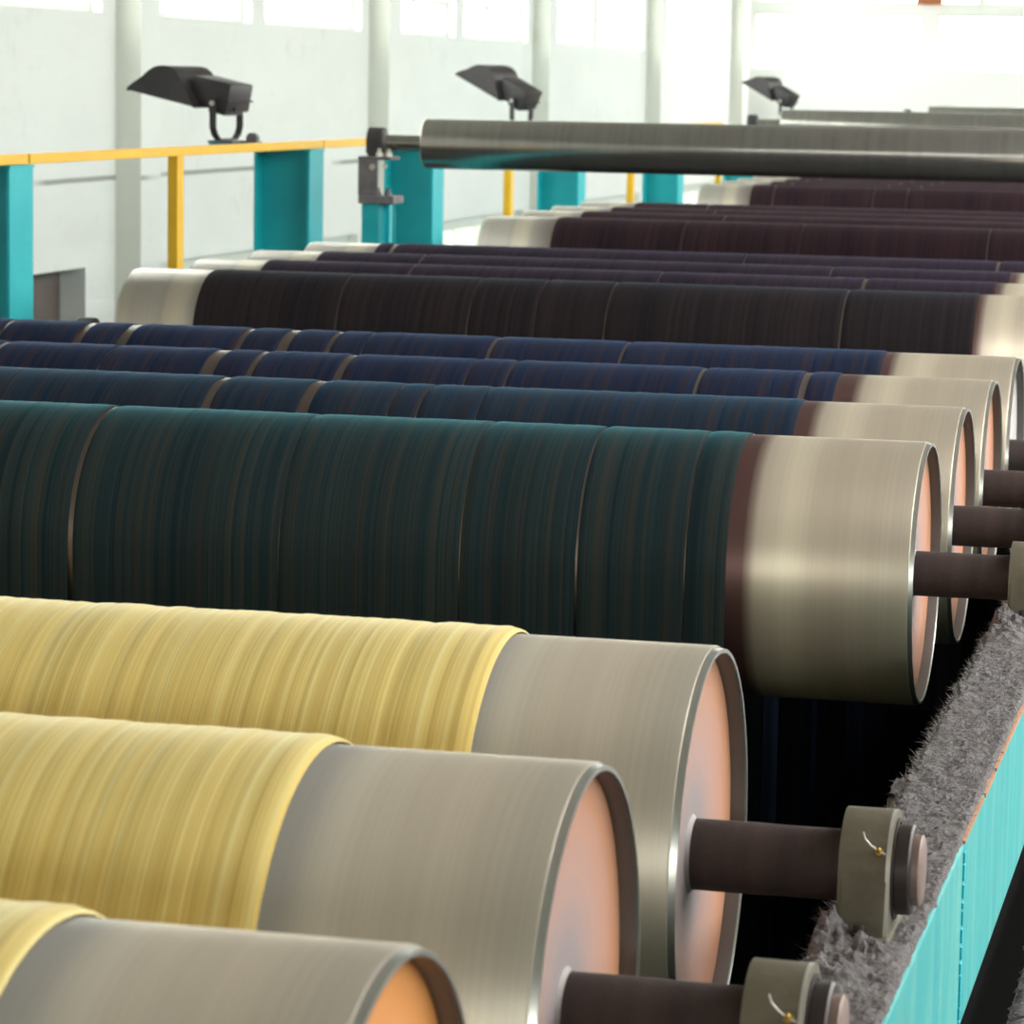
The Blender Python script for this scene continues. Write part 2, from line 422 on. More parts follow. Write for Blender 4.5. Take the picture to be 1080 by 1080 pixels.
# ------------------------------------------------------------------ machine frame
BX0, BX1, BZ0, BZ1 = .165, .300, -.42, -.10
Y0M, Y1M = 1.6, 45.5
LX = -3.88
rb = thing('machine_beam', 'long turquoise painted beam with worn paint, running away at the right edge, grey lint on top', 'beam', (0, 0, 0))
bm = bmesh.new(); box(bm, BX0, BX1, 5.502, Y1M, BZ0, BZ1, .004); link('far_section', bm, M_BEAM, rb)
bm = bmesh.new(); box(bm, BX0, BX1 + .002, Y0M, 5.498, BZ0, BZ1, .004); link('near_section', bm, M_BEAM, rb)
bm = bmesh.new()
random.seed(3)
z = BZ0 + .01
while z < BZ1 - .01:                      # dabs of fresh paint down the joint
    r = random.uniform(.004, .011); dz = random.uniform(.01, .028)
    box(bm, BX1 - .006, BX1 + .0055, 5.497 - r, 5.499 + r, z, z + dz, .002); z += dz + random.uniform(-.002, .008)
link('seam', bm, M_SEAM, rb)
bm = bmesh.new()
yy = 5.51
while yy < 30:
    L = random.uniform(.05, .22); w = random.uniform(.003, .007)
    box(bm, BX1 - .006, BX1 + .0025, yy, yy + L, BZ1 - w, BZ1 + .002); yy += L + random.choice((0, 0, .01, .03))
link('rusty_edge', bm, M_RUSTE, rb)
lb = thing('machine_beam', 'turquoise beam under the left ends of the drums, mostly hidden behind them', 'beam', (0, 0, 0))
bm = bmesh.new(); box(bm, LX - BX1, LX - BX0, Y0M, Y1M, BZ0, BZ1, .004); link('far_section', bm, M_TEALP, lb)
bm = bmesh.new(); box(bm, BX0 + .03, BX0 + .045, Y0M, Y1M, ZF + .05, BZ0); link('shade_panel', bm, M_BLACK, rb)  # added panel: blocks light from the side, keeps drum undersides dark
bm = bmesh.new(); box(bm, LX - BX0 - .045, LX - BX0 - .03, Y0M, Y1M, ZF + .05, BZ0); link('shade_panel', bm, M_BLACK, lb)  # matching light-blocking panel, added on the left

def lint_h(x, y):
    v = Vector((x * 30, y * 14, 0))
    h = .006 + .010 * (noise.fractal(v, .9, 2.1, 4) * .5 + .4)
    h += .004 * noise.noise(Vector((x * 150, y * 90, 3)))
    return max(h, .0008)

def lint_bed(name, x0, x1, y0, y1, z, nx, ny, lumps, label, ragged=.012, right_drop=.010, parent=None, rag_right=.003):
    bm = bmesh.new(); rows = []
    for j in range(ny + 1):
        y = y0 + (y1 - y0) * j / ny
        rag = ragged * (noise.fractal(Vector((y * 9, 0, 5)), .8, 2.2, 4)) + ragged * .7 * noise.noise(Vector((y * 70, 1, 5)))
        rr = rag_right * noise.fractal(Vector((y * 16, 7, 1)), .8, 2.2, 4)
        row = []
        for i in range(nx + 1):
            t = i / nx; x = x0 - rag * (1 - t) ** 2 + (x1 + rr - x0) * t
            h = lint_h(x, y)
            for (lx, ly, lr, lh) in lumps:
                d = math.hypot((x - lx) / lr, (y - ly) / (lr * 1.5))
                if d < 2.2: h += lh * math.exp(-d * d * 1.6) * (1 + .55 * noise.fractal(Vector((x * 45, y * 40, 9)), .8, 2.1, 4))
            e = min(t / .06, 1) * min((1 - t) / .04, 1)
            row.append(bm.verts.new((x, y, z + (h * e if e > 0 else -.004))))
        rows.append(row)
    for a, b_ in zip(rows, rows[1:]):
        for i in range(nx): bm.faces.new((a[i], a[i + 1], b_[i + 1], b_[i]))
    o = link(name, bm, M_LINT, parent, True)
    if label: tag(o, label, 'lint', None, 'stuff')
    return o

YR = dict(Y1=3.216, Y2=4.065, Y3=4.896, A1=7.693, A2=8.532, A3=9.339, A4=10.146, B1=13.079, B2=13.873, B3=14.663, B4=15.540,
          C1=19.111, C2=20.091, C3=20.883, C4=21.750, D1=26.376, D2=27.28, D3=28.10, D4=28.95)
lumps = []
for k in ('Y2', 'Y3', 'A1', 'A2', 'A3'):
    y = YR[k]
    lumps += [(.18, y - .13, .05, .040), (.25, y - .16, .045, .026), (.20, y + .13, .04, .02), (.20, y - .27, .06, .026), (.285, y, .03, .008)]
lint_bed('lint_layer', BX0 - .004, BX1 - .001, 3.4, 9.2, BZ1 + .001, 36, 1200, lumps,
         'thick fluffy grey lint covering the top of the turquoise beam at the right')
lint_bed('lint_layer', BX0, BX1 - .002, 9.2, 30, BZ1 + .001, 8, 400, [], 'grey lint on the turquoise beam further along, beyond the fourth drum behind the gap')

def fibres(name, n, gen, label):
    bm = bmesh.new()
    for _ in range(n):
        p, d, L = gen()
        s = Vector((random.uniform(-1, 1), random.uniform(-1, 1), random.uniform(-1, 1))).normalized()
        w = s.cross(d).normalized() * random.uniform(.0003, .0006)
        p1 = p + d * L * .5 + s * L * .15; p2 = p + d * L
        a = [bm.verts.new(v) for v in (p - w, p + w, p1 + w * .8, p1 - w * .8, p2)]
        bm.faces.new(a[:4]); bm.faces.new((a[3], a[2], a[4]))
    return tag(link(name, bm, M_FIB), label, 'lint', None, 'stuff')
def gen_edge():
    y = random.uniform(3.6, 9.0)
    rag = .012 * (noise.fractal(Vector((y * 9, 0, 5)), .8, 2.2, 4)) + .0084 * noise.noise(Vector((y * 70, 1, 5)))
    p = Vector((BX0 - .004 - rag + random.uniform(0, .008), y, BZ1 + .004))
    d = Vector((random.uniform(-1, -.1), random.uniform(-.8, .8), random.uniform(-.3, .9))).normalized()
    return p, d, random.uniform(.004, .016) * (1 + (noise.noise(Vector((y * 30, 0, 0))) > .1))
def gen_top():
    x = random.uniform(BX0, BX1 - .004); y = random.uniform(3.6, 8.6)
    d = Vector((random.uniform(-1, 1), random.uniform(-.5, .5), random.uniform(.05, .6))).normalized()
    return Vector((x, y, BZ1 + lint_h(x, y) - .001)), d, random.uniform(.005, .018)
random.seed(11)
fibres('lint_fibres', 5200, gen_edge, 'loose grey fibres sticking out along the inner edge of the turquoise beam')
fibres('lint_fibres', 7000, gen_top, 'loose grey fibres lying on the lint on top of the turquoise beam')

# catwalk beside the beam
wk = thing('catwalk', 'lint-covered grey catwalk plate in the bottom right corner, below the beam', 'catwalk', (0, 0, 0))
bm = bmesh.new(); box(bm, .322, 1.7, -1.0, 34, -.66, -.62); link('deck', bm, M_DARKST, wk)
o = lint_bed('lint', .322, .75, 4.6, 9, -.62, 50, 500, [], None, .02, parent=wk)
# ------------------------------------------------------------------ drums
def make_drum(mat, cap):
    r = thing('drying_drum', '', 'drum')
    bm = bmesh.new()
    lathe_x(bm, [(-.012, .2975), (-.0, .2955), (0, .290), (-.003, .2885), (-.026, .2885)], 128)   # right lip
    for f_ in bm.faces:
        if max(math.hypot(v.co.y, v.co.z) for v in f_.verts) < .2887: f_.material_index = 1
    link('rim', bm, [M_RIM, M_BORE], r, True)
    bm = bmesh.new(); prof = [(LX + .026, .289), (LX, .289), (LX, .2955), (LX + .012, .2975)]
    lathe_x(bm, prof, 128); link('rim', bm, M_RIM, r, True)
    bm = bmesh.new(); lathe_x(bm, [(-.010, .298), (-.013, .3), (LX + .013, .3), (LX + .010, .298)], 160)
    link('shell', bm, mat, r, True)
    for s, nm in ((1, 'end_cap'), (-1, 'end_cap')):
        bm = bmesh.new()
        f = (lambda x: x) if s > 0 else (lambda x: LX - x)
        lathe_x(bm, [(f(-.026), .2895), (f(-.024), .283), (f(-.030), .25), (f(-.034), .15), (f(-.032), .075), (f(-.032), .0)], 96)
        link(nm, bm, cap, r, True)
    for s in (1, -1):
        f = (lambda x: x) if s > 0 else (lambda x: LX - x)
        bm = bmesh.new()
        lathe_x(bm, [(f(-.034), .061), (f(-.031), .055), (f(-.026), .0517)], 48); link('hub', bm, M_HUB, r, True)
        bm = bmesh.new(); lathe_x(bm, [(f(-.03), .051), (f(.06), .0515), (f(.1), .0505), (f(.268), .051)], 48); link('shaft', bm, M_SHAFT, r, True)
        bm = bmesh.new(); lathe_x(bm, [(f(.266), .04), (f(.266), .064), (f(.284), .064), (f(.287), .061), (f(.287), .04)], 48); link('collar', bm, M_COLLAR, r, True)
        bm = bmesh.new(); lathe_x(bm, [(f(.287), .05), (f(.297), .05), (f(.300), .046), (f(.300), .0)], 40); link('shaft_end', bm, M_SHEND, r, True)
    return r
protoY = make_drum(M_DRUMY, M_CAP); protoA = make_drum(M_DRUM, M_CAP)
place = {
 'Y1': ('steel drum nearest the camera, cut off at the bottom left, orange end', 'Y'),
 'Y2': ('second steel drum from the camera, salmon end face, yellow yarn on its left', 'Y'),
 'Y3': ('steel drum farthest of the three under yellow yarn, before the dark gap', 'Y'),
 'A1': ('large steel drum carrying the dark teal yarn, salmon end face in view', 'A'),
 'A2': ('steel drum directly behind the one with the teal yarn', 'A'),
 'A3': ('steel drum third in the blue row, before the one with a grey end face', 'A'),
 'A4': ('steel drum with a grey end face at the right edge, last of the blue row', 'A'),
 'B1': ('steel drum with a pale banded left end, beside the small dark bearing at left', 'B'),
 'B2': ('steel drum whose pale top shows just behind the drum with the banded left end', 'B'),
 'B3': ('third steel drum of the purple-black row, pale left end below the teal column', 'B'),
 'B4': ('farthest steel drum of the purple-black row, below the steel guide roller stand', 'B'),
 'C1': ('steel drum with a clean pale left end below the second yellow post', 'C'),
 'C2': ('steel drum showing only a pale sliver behind the one below the second yellow post', 'C'),
 'C3': ('steel drum showing a pale sliver below the teal column right of the second yellow post', 'C'),
 'C4': ('last steel drum of the first aubergine row, thin pale sliver at its left end', 'C'),
 'D1': ('farthest visible steel drum with a pale left end, just under the steel guide roller', 'D'),
 'D2': ('steel drum behind the farthest pale left end, only its top edge showing', 'D'),
 'D3': ('third steel drum of the farthest aubergine row, almost hidden under the guide roller', 'D'),
 'D4': ('last steel drum of all, hidden behind the farthest aubergine yarn', 'D'),
}
drums = {}
for k, (lab, g) in place.items():
    if k == 'Y1': r = protoY
    elif k == 'A1': r = protoA
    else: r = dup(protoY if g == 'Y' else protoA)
    r.location = (0, YR[k], 0); r['label'] = lab; r['group'] = 'steel drying drums of the dyeing range'
    r['category'] = 'drum'; drums[k] = r
def swap_cap(k, m, lab):
    for ch in drums[k].children:
        if ch.name.startswith('end_cap'):
            ch.data = ch.data.copy(); ch.data.materials[0] = m; ch['label'] = lab
swap_cap('Y1', M_CAPO, 'bright orange end face'); swap_cap('A4', M_CAPG, 'grey steel end face')

# ------------------------------------------------------------------ bearing housings
def make_housing():
    r = thing('bearing_housing', '', 'bearing')
    bm = bmesh.new()
    pts = []
    for k in range(25):
        a = PI * k / 24; pts.append((.084 * math.cos(a), .084 * math.sin(a)))
    pts = [(.097, -.085)] + pts + [(-.097, -.085)]
    prism(bm, pts, 0, .190, .262)
    es = [e for e in bm.edges if abs(e.verts[0].co.x - e.verts[1].co.x) < 1e-6]
    bmesh.ops.bevel(bm, geom=es, offset=.006, segments=2, affect='EDGES')
    for f_ in bm.faces:
        if f_.calc_center_median().x > .2565 and f_.calc_area() < .002: f_.material_index = 1
    link('body', bm, [M_CAST, M_WORN], r, True)
    bm = bmesh.new(); lathe_x(bm, [(.260, .072), (.2645, .072), (.2650, .069), (.2650, .066), (.258, .064), (.258, .052)], 48)
    link('bore_ring', bm, M_COLLAR, r, True)
    bm = bmesh.new(); box(bm, .186, .266, -.150, .150, -.100, -.076, .004); link('foot', bm, M_CAST, r)
    for s in (-1, 1):
        bm = bmesh.new(); bmesh.ops.create_cone(bm, cap_ends=True, segments=6, radius1=.014, radius2=.014, depth=.014, matrix=Matrix.Translation((.226, s * .122, -.070)))
        cyl(bm, (.226, s * .122, -.07), (.226, s * .122, -.052), .007, 10); link('bolt', bm, M_COLLAR, r)
    a = math.radians(28)
    p = Vector((.246, -.084 * math.cos(a), .084 * math.sin(a))); d = Vector((0, -math.cos(a), math.sin(a)))
    bm = bmesh.new(); cyl(bm, p - d * .002, p + d * .006, .0065, 6); cyl(bm, p + d * .006, p + d * .013, .0035, 10)
    bmesh.ops.create_uvsphere(bm, u_segments=10, v_segments=8, radius=.0038, matrix=Matrix.Translation(p + d * .014))
    link('grease_nipple', bm, M_BRASS, r, True)
    bm = bmesh.new()
    q = p + d * .010; last = None
    for (ox, oz) in ((-.022, .026), (-.019, .016), (-.010, .007), (0, 0), (.010, -.004)):
        v = q + Vector((ox, -.003, oz))
        if last is not None: cyl(bm, last, v, .0013, 6)
        last = v
    link('caught_fibre', bm, M_WORN, r)
    return r
hp = make_housing()
hl = {
 'Y1': 'greenish cast bearing housing carrying the nearest drum, below the frame',
 'Y2': 'greenish cast bearing housing at the bottom edge, with a caught white thread',
 'Y3': 'greenish cast bearing housing whole in view on the lint-covered beam, brass grease nipple on it',
 'A1': 'dark bearing housing at the right edge, on the shaft of the teal yarn drum'}
first = True
for k in ('Y1', 'Y2', 'Y3', 'A1', 'A2', 'A3', 'A4', 'B1'):
    r = hp if first else dup(hp); first = False
    r.location = (0, YR[k], 0)
    r['label'] = hl.get(k, 'bearing housing on the turquoise beam past the right edge, behind the teal yarn drum')
    r['group'] = 'bearing housings on the right beam'
tmp = hp
for k in ('A4', 'B1', 'B2', 'B3', 'B4', 'C1', 'C2', 'C3', 'C4', 'D1'):
    r = dup(hp); r.location = (LX, YR[k], 0); r.rotation_euler = (0, 0, PI)
    r['label'] = {'B1': 'small dark bearing housing at the left, beside the banded drum end'}.get(k, 'bearing housing on the left beam, hidden behind the drums')
    r['group'] = 'bearing housings on the left beam'

# ------------------------------------------------------------------ yarn sheets
def yarn(parent, key, mat, xl, xr, slits, th=.003, amp=.0015, name='yarn_pass', lab=None, zb=-1.55, dx=.006, edge=.0):
    y0 = YR[key]; R = .3008
    prof = []     # (a, b): a = unit direction offsets
    for z in (zb, -1.1, -.7, -.35, -.12): prof.append((-1, 0, z))
    n = 40
    for k in range(n + 1):
        a = PI - PI * k / n; prof.append((math.cos(a), math.sin(a), 0))
    for z in (-.2, -.6, -1.1, zb): prof.append((1, 0, z))
    segs = []; cur = xl
    for c, w in sorted(slits):
        if w <= 0: continue
        segs.append((cur, c - w / 2)); cur = c + w / 2
    segs.append((cur, xr))
    bm = bmesh.new(); sd = hash_(key)
    for s0, s1 in segs:
        m = max(3, int((s1 - s0) / dx)); cols = []
        for i in range(m + 1):
            x = s0 + (s1 - s0) * i / m
            e = min(1., (x - s0) / .02, (s1 - x) / .02); e = max(0., e) ** .5
            h = th * (.25 + .75 * e) + amp * (noise.fractal(Vector((x * 22, sd, 0)), .7, 2.3, 4)) * e
            h = max(h, .0006)
            rr = R + h
            col = []
            for (dy, dz, zz) in prof:
                col.append(bm.verts.new((x, rr * dy, zz + rr * dz)))
            cols.append(col)
        for a, b_ in zip(cols, cols[1:]):
            for k in range(len(prof) - 1): bm.faces.new((a[k], b_[k], b_[k + 1], a[k + 1]))
    o = link(name, bm, mat, parent, True, (0, y0, 0))
    if lab: o['label'] = lab
    return o
def hash_(s): return sum(ord(c) * (i + 3) for i, c in enumerate(s)) * 1.37

def sheet(label): return thing('yarn_sheet', label, 'yarn', (0, 0, 0))
XLs = -3.53
sy = sheet('pale yellow sheet of warp yarn running over the three nearest drums')
yarn(sy, 'Y1', M_YEL, XLs, -.335, [], .010, .0021, dx=.004)
yarn(sy, 'Y2', M_YEL, XLs, -.328, [], .010, .0021, dx=.004)
yarn(sy, 'Y3', M_YEL, XLs, -.299, [], .010, .0021, dx=.004)
sa = sheet('blue sheet of warp yarn, dark teal on its first drum and navy behind')
yarn(sa, 'A1', M_TEAL, XLs, -.413, [(-1.956, .0125), (-1.449, .0015), (-1.022, .0022), (-.752, .0055), (-.506, .0022), (-2.75, .01), (-3.2, .006)], .004, .0012, lab='dark teal yarn')
yarn(sa, 'A2', M_NAVT, XLs, -.412, [(-1.956, .0238), (-1.693, .0313), (-1.465, .004), (-1.388, .0055), (-1.23, .003), (-2.7, .008)], .004, .0012, lab='steel blue yarn')
yarn(sa, 'A3', M_NAVY, XLs, -.428, [(-2.909, .012), (-2.566, .0045), (-2.235, .0407), (-2.107, .0173), (-1.843, .0228), (-1.473, .004), (-1.355, .006), (-.812, .0108), (-.516, .0187)], .004, .0012)
yarn(sa, 'A4', M_NAVY, XLs, -.398, [(-3.22, .0131), (-2.947, .0259), (-2.799, .0354), (-2.413, .019), (-2.268, .0345), (-2.121, .0156), (-2.009, .0047), (-1.607, .0122), (-1.194, .009)], .004, .0012)
sb = sheet('blackish plum sheet of warp yarn over the row of drums with a banded left end')
yarn(sb, 'B1', M_PLUM, -3.54, -.388, [(-2.937, .005), (-2.393, .005), (-2.12, .003), (-1.835, .005), (-.902, .006)], .004, .0012, lab='blackish plum yarn')
yarn(sb, 'B2', M_PURP, -3.557, -.39, [(-2.891, .006), (-1.804, .004), (-.935, .0159)], .004, .0012)
yarn(sb, 'B3', M_PURP, -3.55, -.40, [(-3.061, .009), (-1.184, .006)], .004, .0012)
yarn(sb, 'B4', M_PURP, -3.524, -.40, [(-3.442, .0192), (-1.713, .006), (-.528, .0132)], .004, .0012)
sc_ = sheet('dark aubergine sheet of warp yarn below the second yellow post')
yarn(sc_, 'C1', M_AUB, -3.437, -.40, [(-2.658, .003), (-1.966, .003), (-.886, .006)], .004, .0012, dx=.012)
for k, xl in (('C2', -3.5), ('C3', -3.48), ('C4', -3.5)): yarn(sc_, k, M_AUB, xl, -.4, [(-2.2 - .2 * int(k[1]), .007)], .004, .0012, dx=.02)
sd_ = sheet('farthest dark aubergine sheet of warp yarn, directly under the long steel guide roller')
for k in ('D1', 'D2', 'D3', 'D4'): yarn(sd_, k, M_AUB, -3.454, -.4, [(-3.267, .006), (-2.456, .006), (-2.189, .006)], .004, .0012, dx=.02)

# unseen vats the yarn dips into, added partly to darken the space below
for k, (a, b_, lab) in enumerate(((2.6, 5.5, 'under the yellow yarn'), (7.1, 10.75, 'under the teal and navy yarn'), (12.5, 16.1, 'under the plum yarn'),
                       (18.5, 22.3, 'under the nearer aubergine yarn'), (25.8, 29.5, 'under the farthest aubergine yarn'))):
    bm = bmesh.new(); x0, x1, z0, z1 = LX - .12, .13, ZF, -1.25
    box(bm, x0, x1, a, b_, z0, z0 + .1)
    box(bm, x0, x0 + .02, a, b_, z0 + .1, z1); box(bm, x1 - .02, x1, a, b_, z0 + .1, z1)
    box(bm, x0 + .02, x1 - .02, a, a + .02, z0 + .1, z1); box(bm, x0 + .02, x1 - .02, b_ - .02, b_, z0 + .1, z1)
    tag(link('dye_vat', bm, M_BLACK), 'black steel dye vat in the shade ' + lab, 'vat', 'dye vats under the yarn')
bm = bmesh.new(); box(bm, .135, BX0, 5.86, 5.98, -.20, -.115, .004)
o = link('cross_bracket', bm, M_DKBROWN, rb); o['label'] = 'rust brown bracket stub'
o = lint_bed('lint', .137, BX0 - .006, 5.865, 5.97, -.115, 16, 30, [], None, .004, parent=rb); o['kind'] = 'stuff'

# legs carrying the beams
for yy in (2.0, 11.6, 17.3, 24.2, 31.2, 38.0, 44.8):
    for x0 in (BX0 + .05, LX - BX1 - .03):
        bm = bmesh.new(); box(bm, x0, x0 + .08, yy, yy + .14, ZF, BZ0, .004)
        side = 'right' if x0 > 0 else 'left'
        tag(link('beam_leg', bm, M_TEALP), 'teal leg under the %s machine beam, in shade' % side, 'leg', 'legs under the %s machine beam' % side)

# ------------------------------------------------------------------ guide rollers and their stands
def make_stand():
    r = thing('roller_stand', '', 'stand')      # origin on the beam below the shaft
    bm = bmesh.new()                            # open channel post, open side to +X half
    box(bm, -.085, .005, -.085, -.073, 0, .50); box(bm, -.085, -.073, -.073, .085, 0, .50)
    box(bm, .005, .014, -.085, .085, 0, .50); box(bm, .068, .078, -.085, -.02, 0, .50); box(bm, .014, .068, .06, .07, 0, .50)
    link('post', bm, M_TEALP, r)
    bm = bmesh.new(); box(bm, -.10, .105, -.11, .11, .50, .545, .004); link('base_plate', bm, M_GREYST, r)
    bm = bmesh.new(); box(bm, -.105, .010, -.10, -.085, .545, .745, .003); box(bm, -.105, -.09, -.085, .09, .545, .745, .003)
    box(bm, -.105, .085, -.10, .10, .745, .765, .003); link('bracket', bm, M_GREYST, r)
    for x, y, z in ((.005, -.07, .545), (.06, -.06, .545), (.015, -.085, .765), (.07, -.085, .765)):
        bm = bmesh.new(); cyl(bm, (x, y, z), (x, y, z + .045), .011, 10); cyl(bm, (x, y, z), (x, y, z + .022), .020, 6)
        link('bolt', bm, M_BOLT if z > .6 else M_GREYST, r)
    bm = bmesh.new(); cyl(bm, (-.02, -.112, .705), (-.02, -.098, .705), .017, 12); cyl(bm, (.055, -.112, .712), (.055, -.098, .712), .013, 12); link('bolt', bm, M_BOLT, r)
    bm = bmesh.new(); pts = [(.085, .765), (.085, .79)] + [(.082 * math.cos(PI * k / 20), .842 + .085 * math.sin(PI * k / 20)) for k in range(21)] + [(-.085, .79), (-.085, .765)]
    prism(bm, pts, 0, -.065, .02); bmesh.ops.bevel(bm, geom=[e for e in bm.edges if abs(e.verts[0].co.x - e.verts[1].co.x) < 1e-6], offset=.012, segments=3, affect='EDGES')
    link('bearing', bm, M_DARKST, r, True)
    bm = bmesh.new(); lathe_x(bm, [(.02, .062), (.032, .060), (.036, .05), (.036, .034)], 32, cz=.842); link('bearing_face', bm, M_GREYST, r, True)
    return r
def make_guide():
    r = thing('guide_roller', '', 'roller')      # origin at the middle of the left shaft end
    bm = bmesh.new(); lathe_x(bm, [(.27, 0), (.27, .132), (.274, .138), (.280, .1405), (4.17, .1405), (4.176, .138), (4.18, .13), (4.18, 0)], 96); link('tube', bm, M_GUIDE, r, True)
    for s in (0, 1):
        bm = bmesh.new(); a, b_ = (0, .27) if s == 0 else (4.18, 4.45)
        lathe_x(bm, [(a, 0), (a, .044), (b_, .044), (b_, 0)], 40); link('shaft', bm, M_GUIDE, r, True)
    return r
st = make_stand(); gr = make_guide()
for i, (y, lab) in enumerate(((18.0, 'long brushed steel guide roller nearest, spanning above the dark yarn'),
                              (31.1, 'steel guide roller just showing above the nearest guide roller'),
                              (44.0, 'farthest steel guide roller at the upper right, before the window wall'))):
    a = gr if i == 0 else dup(gr)
    a.location = (-4.245, y, .742); a['label'] = lab; a['group'] = 'steel guide rollers'
    for s in (0, 1):
        c = st if i == 0 and s == 0 else dup(st)
        c.location = (-4.235 if s == 0 else .20, y, -.10); c.rotation_euler = (0, 0, 0 if s == 0 else PI)
        if s: c.scale = (1, 1, 1)
        if s == 0: c['label'] = ['teal and grey stand with black bearing at the left end of the nearest guide roller', 'black bearing stand at the left end of the middle guide roller', 'black bearing stand at the left end of the farthest guide roller'][i]
        else: c['label'] = ['teal stand at the right end of the nearest guide roller', 'teal stand at the right end of the middle guide roller', 'teal stand at the right end of the farthest guide roller'][i]
        c['group'] = 'guide roller stands'

# ------------------------------------------------------------------ teal columns, handrail
def make_column():
    r = thing('steel_column', '', 'column')      # origin: front right corner of the right flange, on the floor
    H = 3.285
    bm = bmesh.new()
    box(bm, -.016, 0, 0, .27, 0, H, .002); box(bm, -.33, -.314, 0, .27, 0, H, .002); box(bm, -.314, -.016, .125, .137, 0, H)
    link('shaft', bm, M_TEALP, r)
    bm = bmesh.new(); box(bm, -.335, .004, -.004, .274, H, H + .012); link('top_plate', bm, M_TEALP, r)
    return r
cp = make_column()
cl = ['teal steel column at the left edge of the picture', 'teal steel column below the nearest floodlight', 'teal steel column behind the guide roller stand',
      'teal steel column right of the second yellow post, under the guide roller', 'teal steel column right of the third yellow post',
      'teal steel column sixth along the row, a speck above the pale drum end', 'teal steel column under the farthest floodlight']
for i, y in enumerate((13.44, 17.82, 20.52, 24.90, 29.12, 33.40, 35.87)):
    c = cp if i == 0 else dup(cp); c.location = (-4.6, y, ZF); c['label'] = cl[i]; c['group'] = 'teal steel columns along the left side'
hr = thing('handrail', 'yellow handrail running along the top of the teal columns at the left', 'rail', (0, 0, 0))
ys = [5.0, 9.3, 13.66, 18.08, 22.5, 27.0, 31.43]
for a, b_ in zip(ys, ys[1:]):
    bm = bmesh.new(); box(bm, -4.655, -4.598, a + .012, b_ - .008, .700, .745, .003); link('rail_bar', bm, M_YRAIL, hr)
for i, y in enumerate((11.4, 15.6, 22.65, 27.03, 31.33)):
    bm = bmesh.new(); box(bm, -4.652, -4.600, y, y + .095, ZF, .700, .003)
    link('post', bm, M_YRAIL, hr)

# ------------------------------------------------------------------ floodlights
def make_lamp(tilt, s):
    r = thing('floodlight', '', 'floodlight')     # origin: yoke foot; light looks down to -X
    hd = Matrix.Translation((0, 0, .205)) @ Matrix.Rotation(tilt, 4, 'Y') @ Matrix.Translation((-.07, 0, -.035))
    def add(name, bm, m, sm=False, par=r):
        bm.transform(Matrix.Scale(s, 4) @ hd); return link(name, bm, m, par, sm)
    top = [(-.462, -.006), (-.460, .008), (-.436, .035), (-.385, .080), (-.346, .126), (-.312, .155), (-.275, .170), (-.245, .175), (-.215, .175), (-.19, .168),
           (-.17, .158), (-.142, .132), (-.118, .106), (-.076, .060), (-.035, .015), (-.021, -.006)]
    bm = bmesh.new(); w = .19; t = .006
    for side in (-w, w):                                     # side cheeks
        pts = top
        a = [bm.verts.new((p[0], side, p[1])) for p in pts]; c = [bm.verts.new((p[0], side - math.copysign(t, side), p[1])) for p in pts]
        bm.faces.new(a); bm.faces.new(list(reversed(c)))
        for i in range(len(pts)):
            j = (i + 1) % len(pts); bm.faces.new((a[i], a[j], c[j], c[i]))
    ins = [(p[0] * .985 - .003, p[1] - .006) for p in top]
    for yy in ((-w, w),):
        A = [[bm.verts.new((p[0], q, p[1])) for p in top] for q in (-w, w)]
        B = [[bm.verts.new((p[0], q, p[1])) for p in ins] for q in (-w, w)]
        for i in range(len(top) - 1):
            bm.faces.new((A[0][i], A[0][i + 1], A[1][i + 1], A[1][i])); bm.faces.new((B[0][i], B[0][i + 1], B[1][i + 1], B[1][i]))
        for i in (0, len(top) - 1): bm.faces.new((A[0][i], A[1][i], B[1][i], B[0][i]))
    hood = add('hood', bm, M_LAMPB, True)
    bm = bmesh.new(); box(bm, -.452, -.035, -w + .008, w - .008, -.004, .000); add('lens', bm, M_LAMPG, par=r)
    bm = bmesh.new(); box(bm, -.10, .15, -.125, .125, .000, .155, .012); box(bm, .02, .13, -.10, .10, -.022, .0, .006)
    add('gear_box', bm, M_LAMPB, True)
    bm = bmesh.new(); box(bm, .145, .160, -.132, .132, .060, .068); cyl(bm, (.154, -.05, .02), (.166, -.05, .02), .012, 10); add('clip', bm, M_DARKST)
    bm = bmesh.new(); cyl(bm, (0, -.150, .0), (0, -.163, .0), .014, 12); bm.transform(Matrix.Scale(s, 4) @ Matrix.Translation((0, 0, .205))); link('pivot_bolt', bm, M_BOLT, r)
    bm = bmesh.new(); y = .145
    path = [(-y, .23), (-y, .075), (-y + .02, .035), (-y + .055, .008), (y - .055, .008), (y - .02, .035), (y, .075), (y, .23)]
    for p, q in zip(path, path[1:]):
        v0, v1 = Vector((0, *p)), Vector((0, *q)); d = (v1 - v0).normalized(); nn = Vector((0, -d.z, d.y)) * .004
        vs = [bm.verts.new(v + Vector((sx, 0, 0)) + nn * k) for v in (v0 - d * .002, v1 + d * .002) for sx in (-.02, .02) for k in (-1, 1)]
        for f in ((0, 1, 3, 2), (4, 6, 7, 5), (0, 4, 5, 1), (2, 3, 7, 6), (0, 2, 6, 4), (1, 5, 7, 3)): bm.faces.new([vs[i] for i in f])
    bm.transform(Matrix.Scale(s, 4)); link('yoke', bm, M_LAMPB, r)
    bm = bmesh.new(); box(bm, -.06, .10, -.10, .10, -.012, .002, .002); cyl(bm, (.16, .0, .012), (.16, .03, .012), .035, 16)
    box(bm, .09, .2, -.02, .05, -.012, .0); bm.transform(Matrix.Scale(s, 4)); link('mounting_plate', bm, M_GREYST, r)
    return r
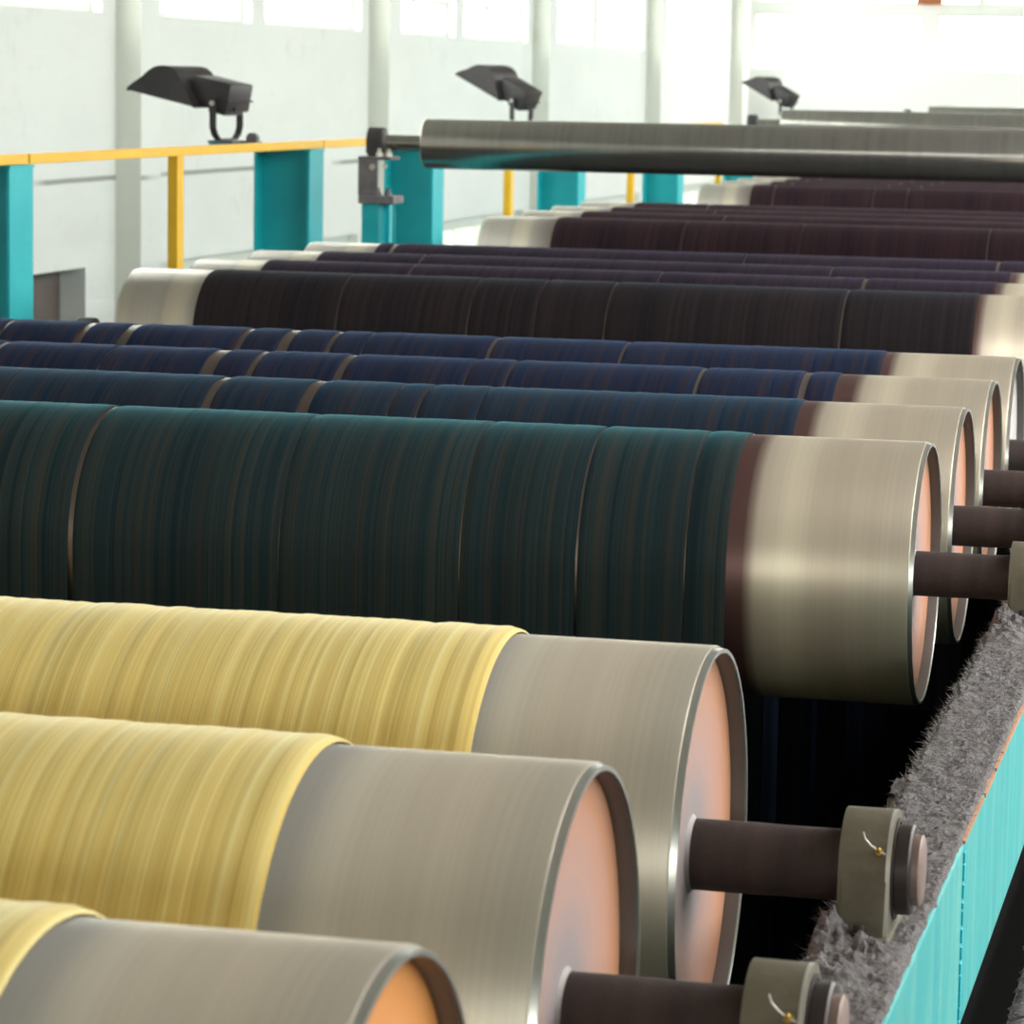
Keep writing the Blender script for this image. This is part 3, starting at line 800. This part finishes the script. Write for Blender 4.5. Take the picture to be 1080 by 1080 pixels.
for i, (x, y, z, tilt, s, rz, lab) in enumerate((
     (-4.96, 17.42, .745, 11.5, 1.0, -12, 'black hooded floodlight nearest, above the yellow handrail at the left'),
     (-5.09, 25.0, .745, 26, 1.0, -17, 'black hooded floodlight above the left part of the guide roller'),
     (-4.69, 36.0, .745, 27, .95, -18, 'small black hooded floodlight farthest away against the bright windows'))):
    l = make_lamp(math.radians(tilt), s); l.location = (x, y, z); l.rotation_euler = (0, 0, math.radians(rz)); l['label'] = lab; l['group'] = 'floodlights along the handrail'
    bm = bmesh.new(); box(bm, x - .07, -4.6, y - .10, y + .12, z - .032, z - .013)
    b_ = link('lamp_bracket', bm, M_TEALP)
    tag(b_, ['short teal bracket holding the nearest floodlight to its column', 'short teal bracket under the middle floodlight', 'short teal bracket under the farthest floodlight'][i], 'bracket', 'floodlight brackets')

# ------------------------------------------------------------------ world, camera
w = bpy.data.worlds.new('daylight'); S.world = w; w.use_nodes = True; nt = w.node_tree
bg = nt.nodes['Background']
tc = nt.nodes.new('ShaderNodeTexCoord'); sp = nt.nodes.new('ShaderNodeSeparateXYZ'); nt.links.new(tc.outputs['Generated'], sp.inputs[0])
c = ramp(nt, math_(nt, 'ADD', math_(nt, 'MULTIPLY', sp.outputs[2], .5), .5), [(.0, (.08, .09, .07)), (.485, (.13, .14, .11)), (.497, (1., .985, .95)), (1, (1.0, 1.0, 1.0))])
nt.links.new(c, bg.inputs[0]); bg.inputs[1].default_value = 9.0

cam = bpy.data.cameras.new('camera'); co = bpy.data.objects.new('camera', cam); COL.objects.link(co)
cam.sensor_width = 36; cam.sensor_height = 36; cam.lens = 36 * 3371.652665897678 / 1080
cam.clip_start = .05; cam.clip_end = 300
yaw, pitch, roll = math.radians(13.43913966), math.radians(7.64888978), math.radians(-1.00806475)
M = Matrix.Rotation(yaw, 3, 'Z') @ Matrix.Rotation(-pitch, 3, 'X') @ Matrix.Rotation(roll, 3, 'Y')
right, fwd, up = M.col[0], M.col[1], M.col[2]
R4 = Matrix((right, up, -fwd)).transposed().to_4x4()
co.matrix_world = Matrix.Translation((.75006002, .48103374, 1.09038801)) @ R4
cam.dof.use_dof = True; cam.dof.focus_distance = 6.3; cam.dof.aperture_fstop = 112.4 / 10.0
S.camera = co
S.view_settings.view_transform = 'Standard'; S.view_settings.look = 'None'
S.view_settings.exposure = 0.27; S.view_settings.gamma = 1.0
S.view_settings.use_curve_mapping = False
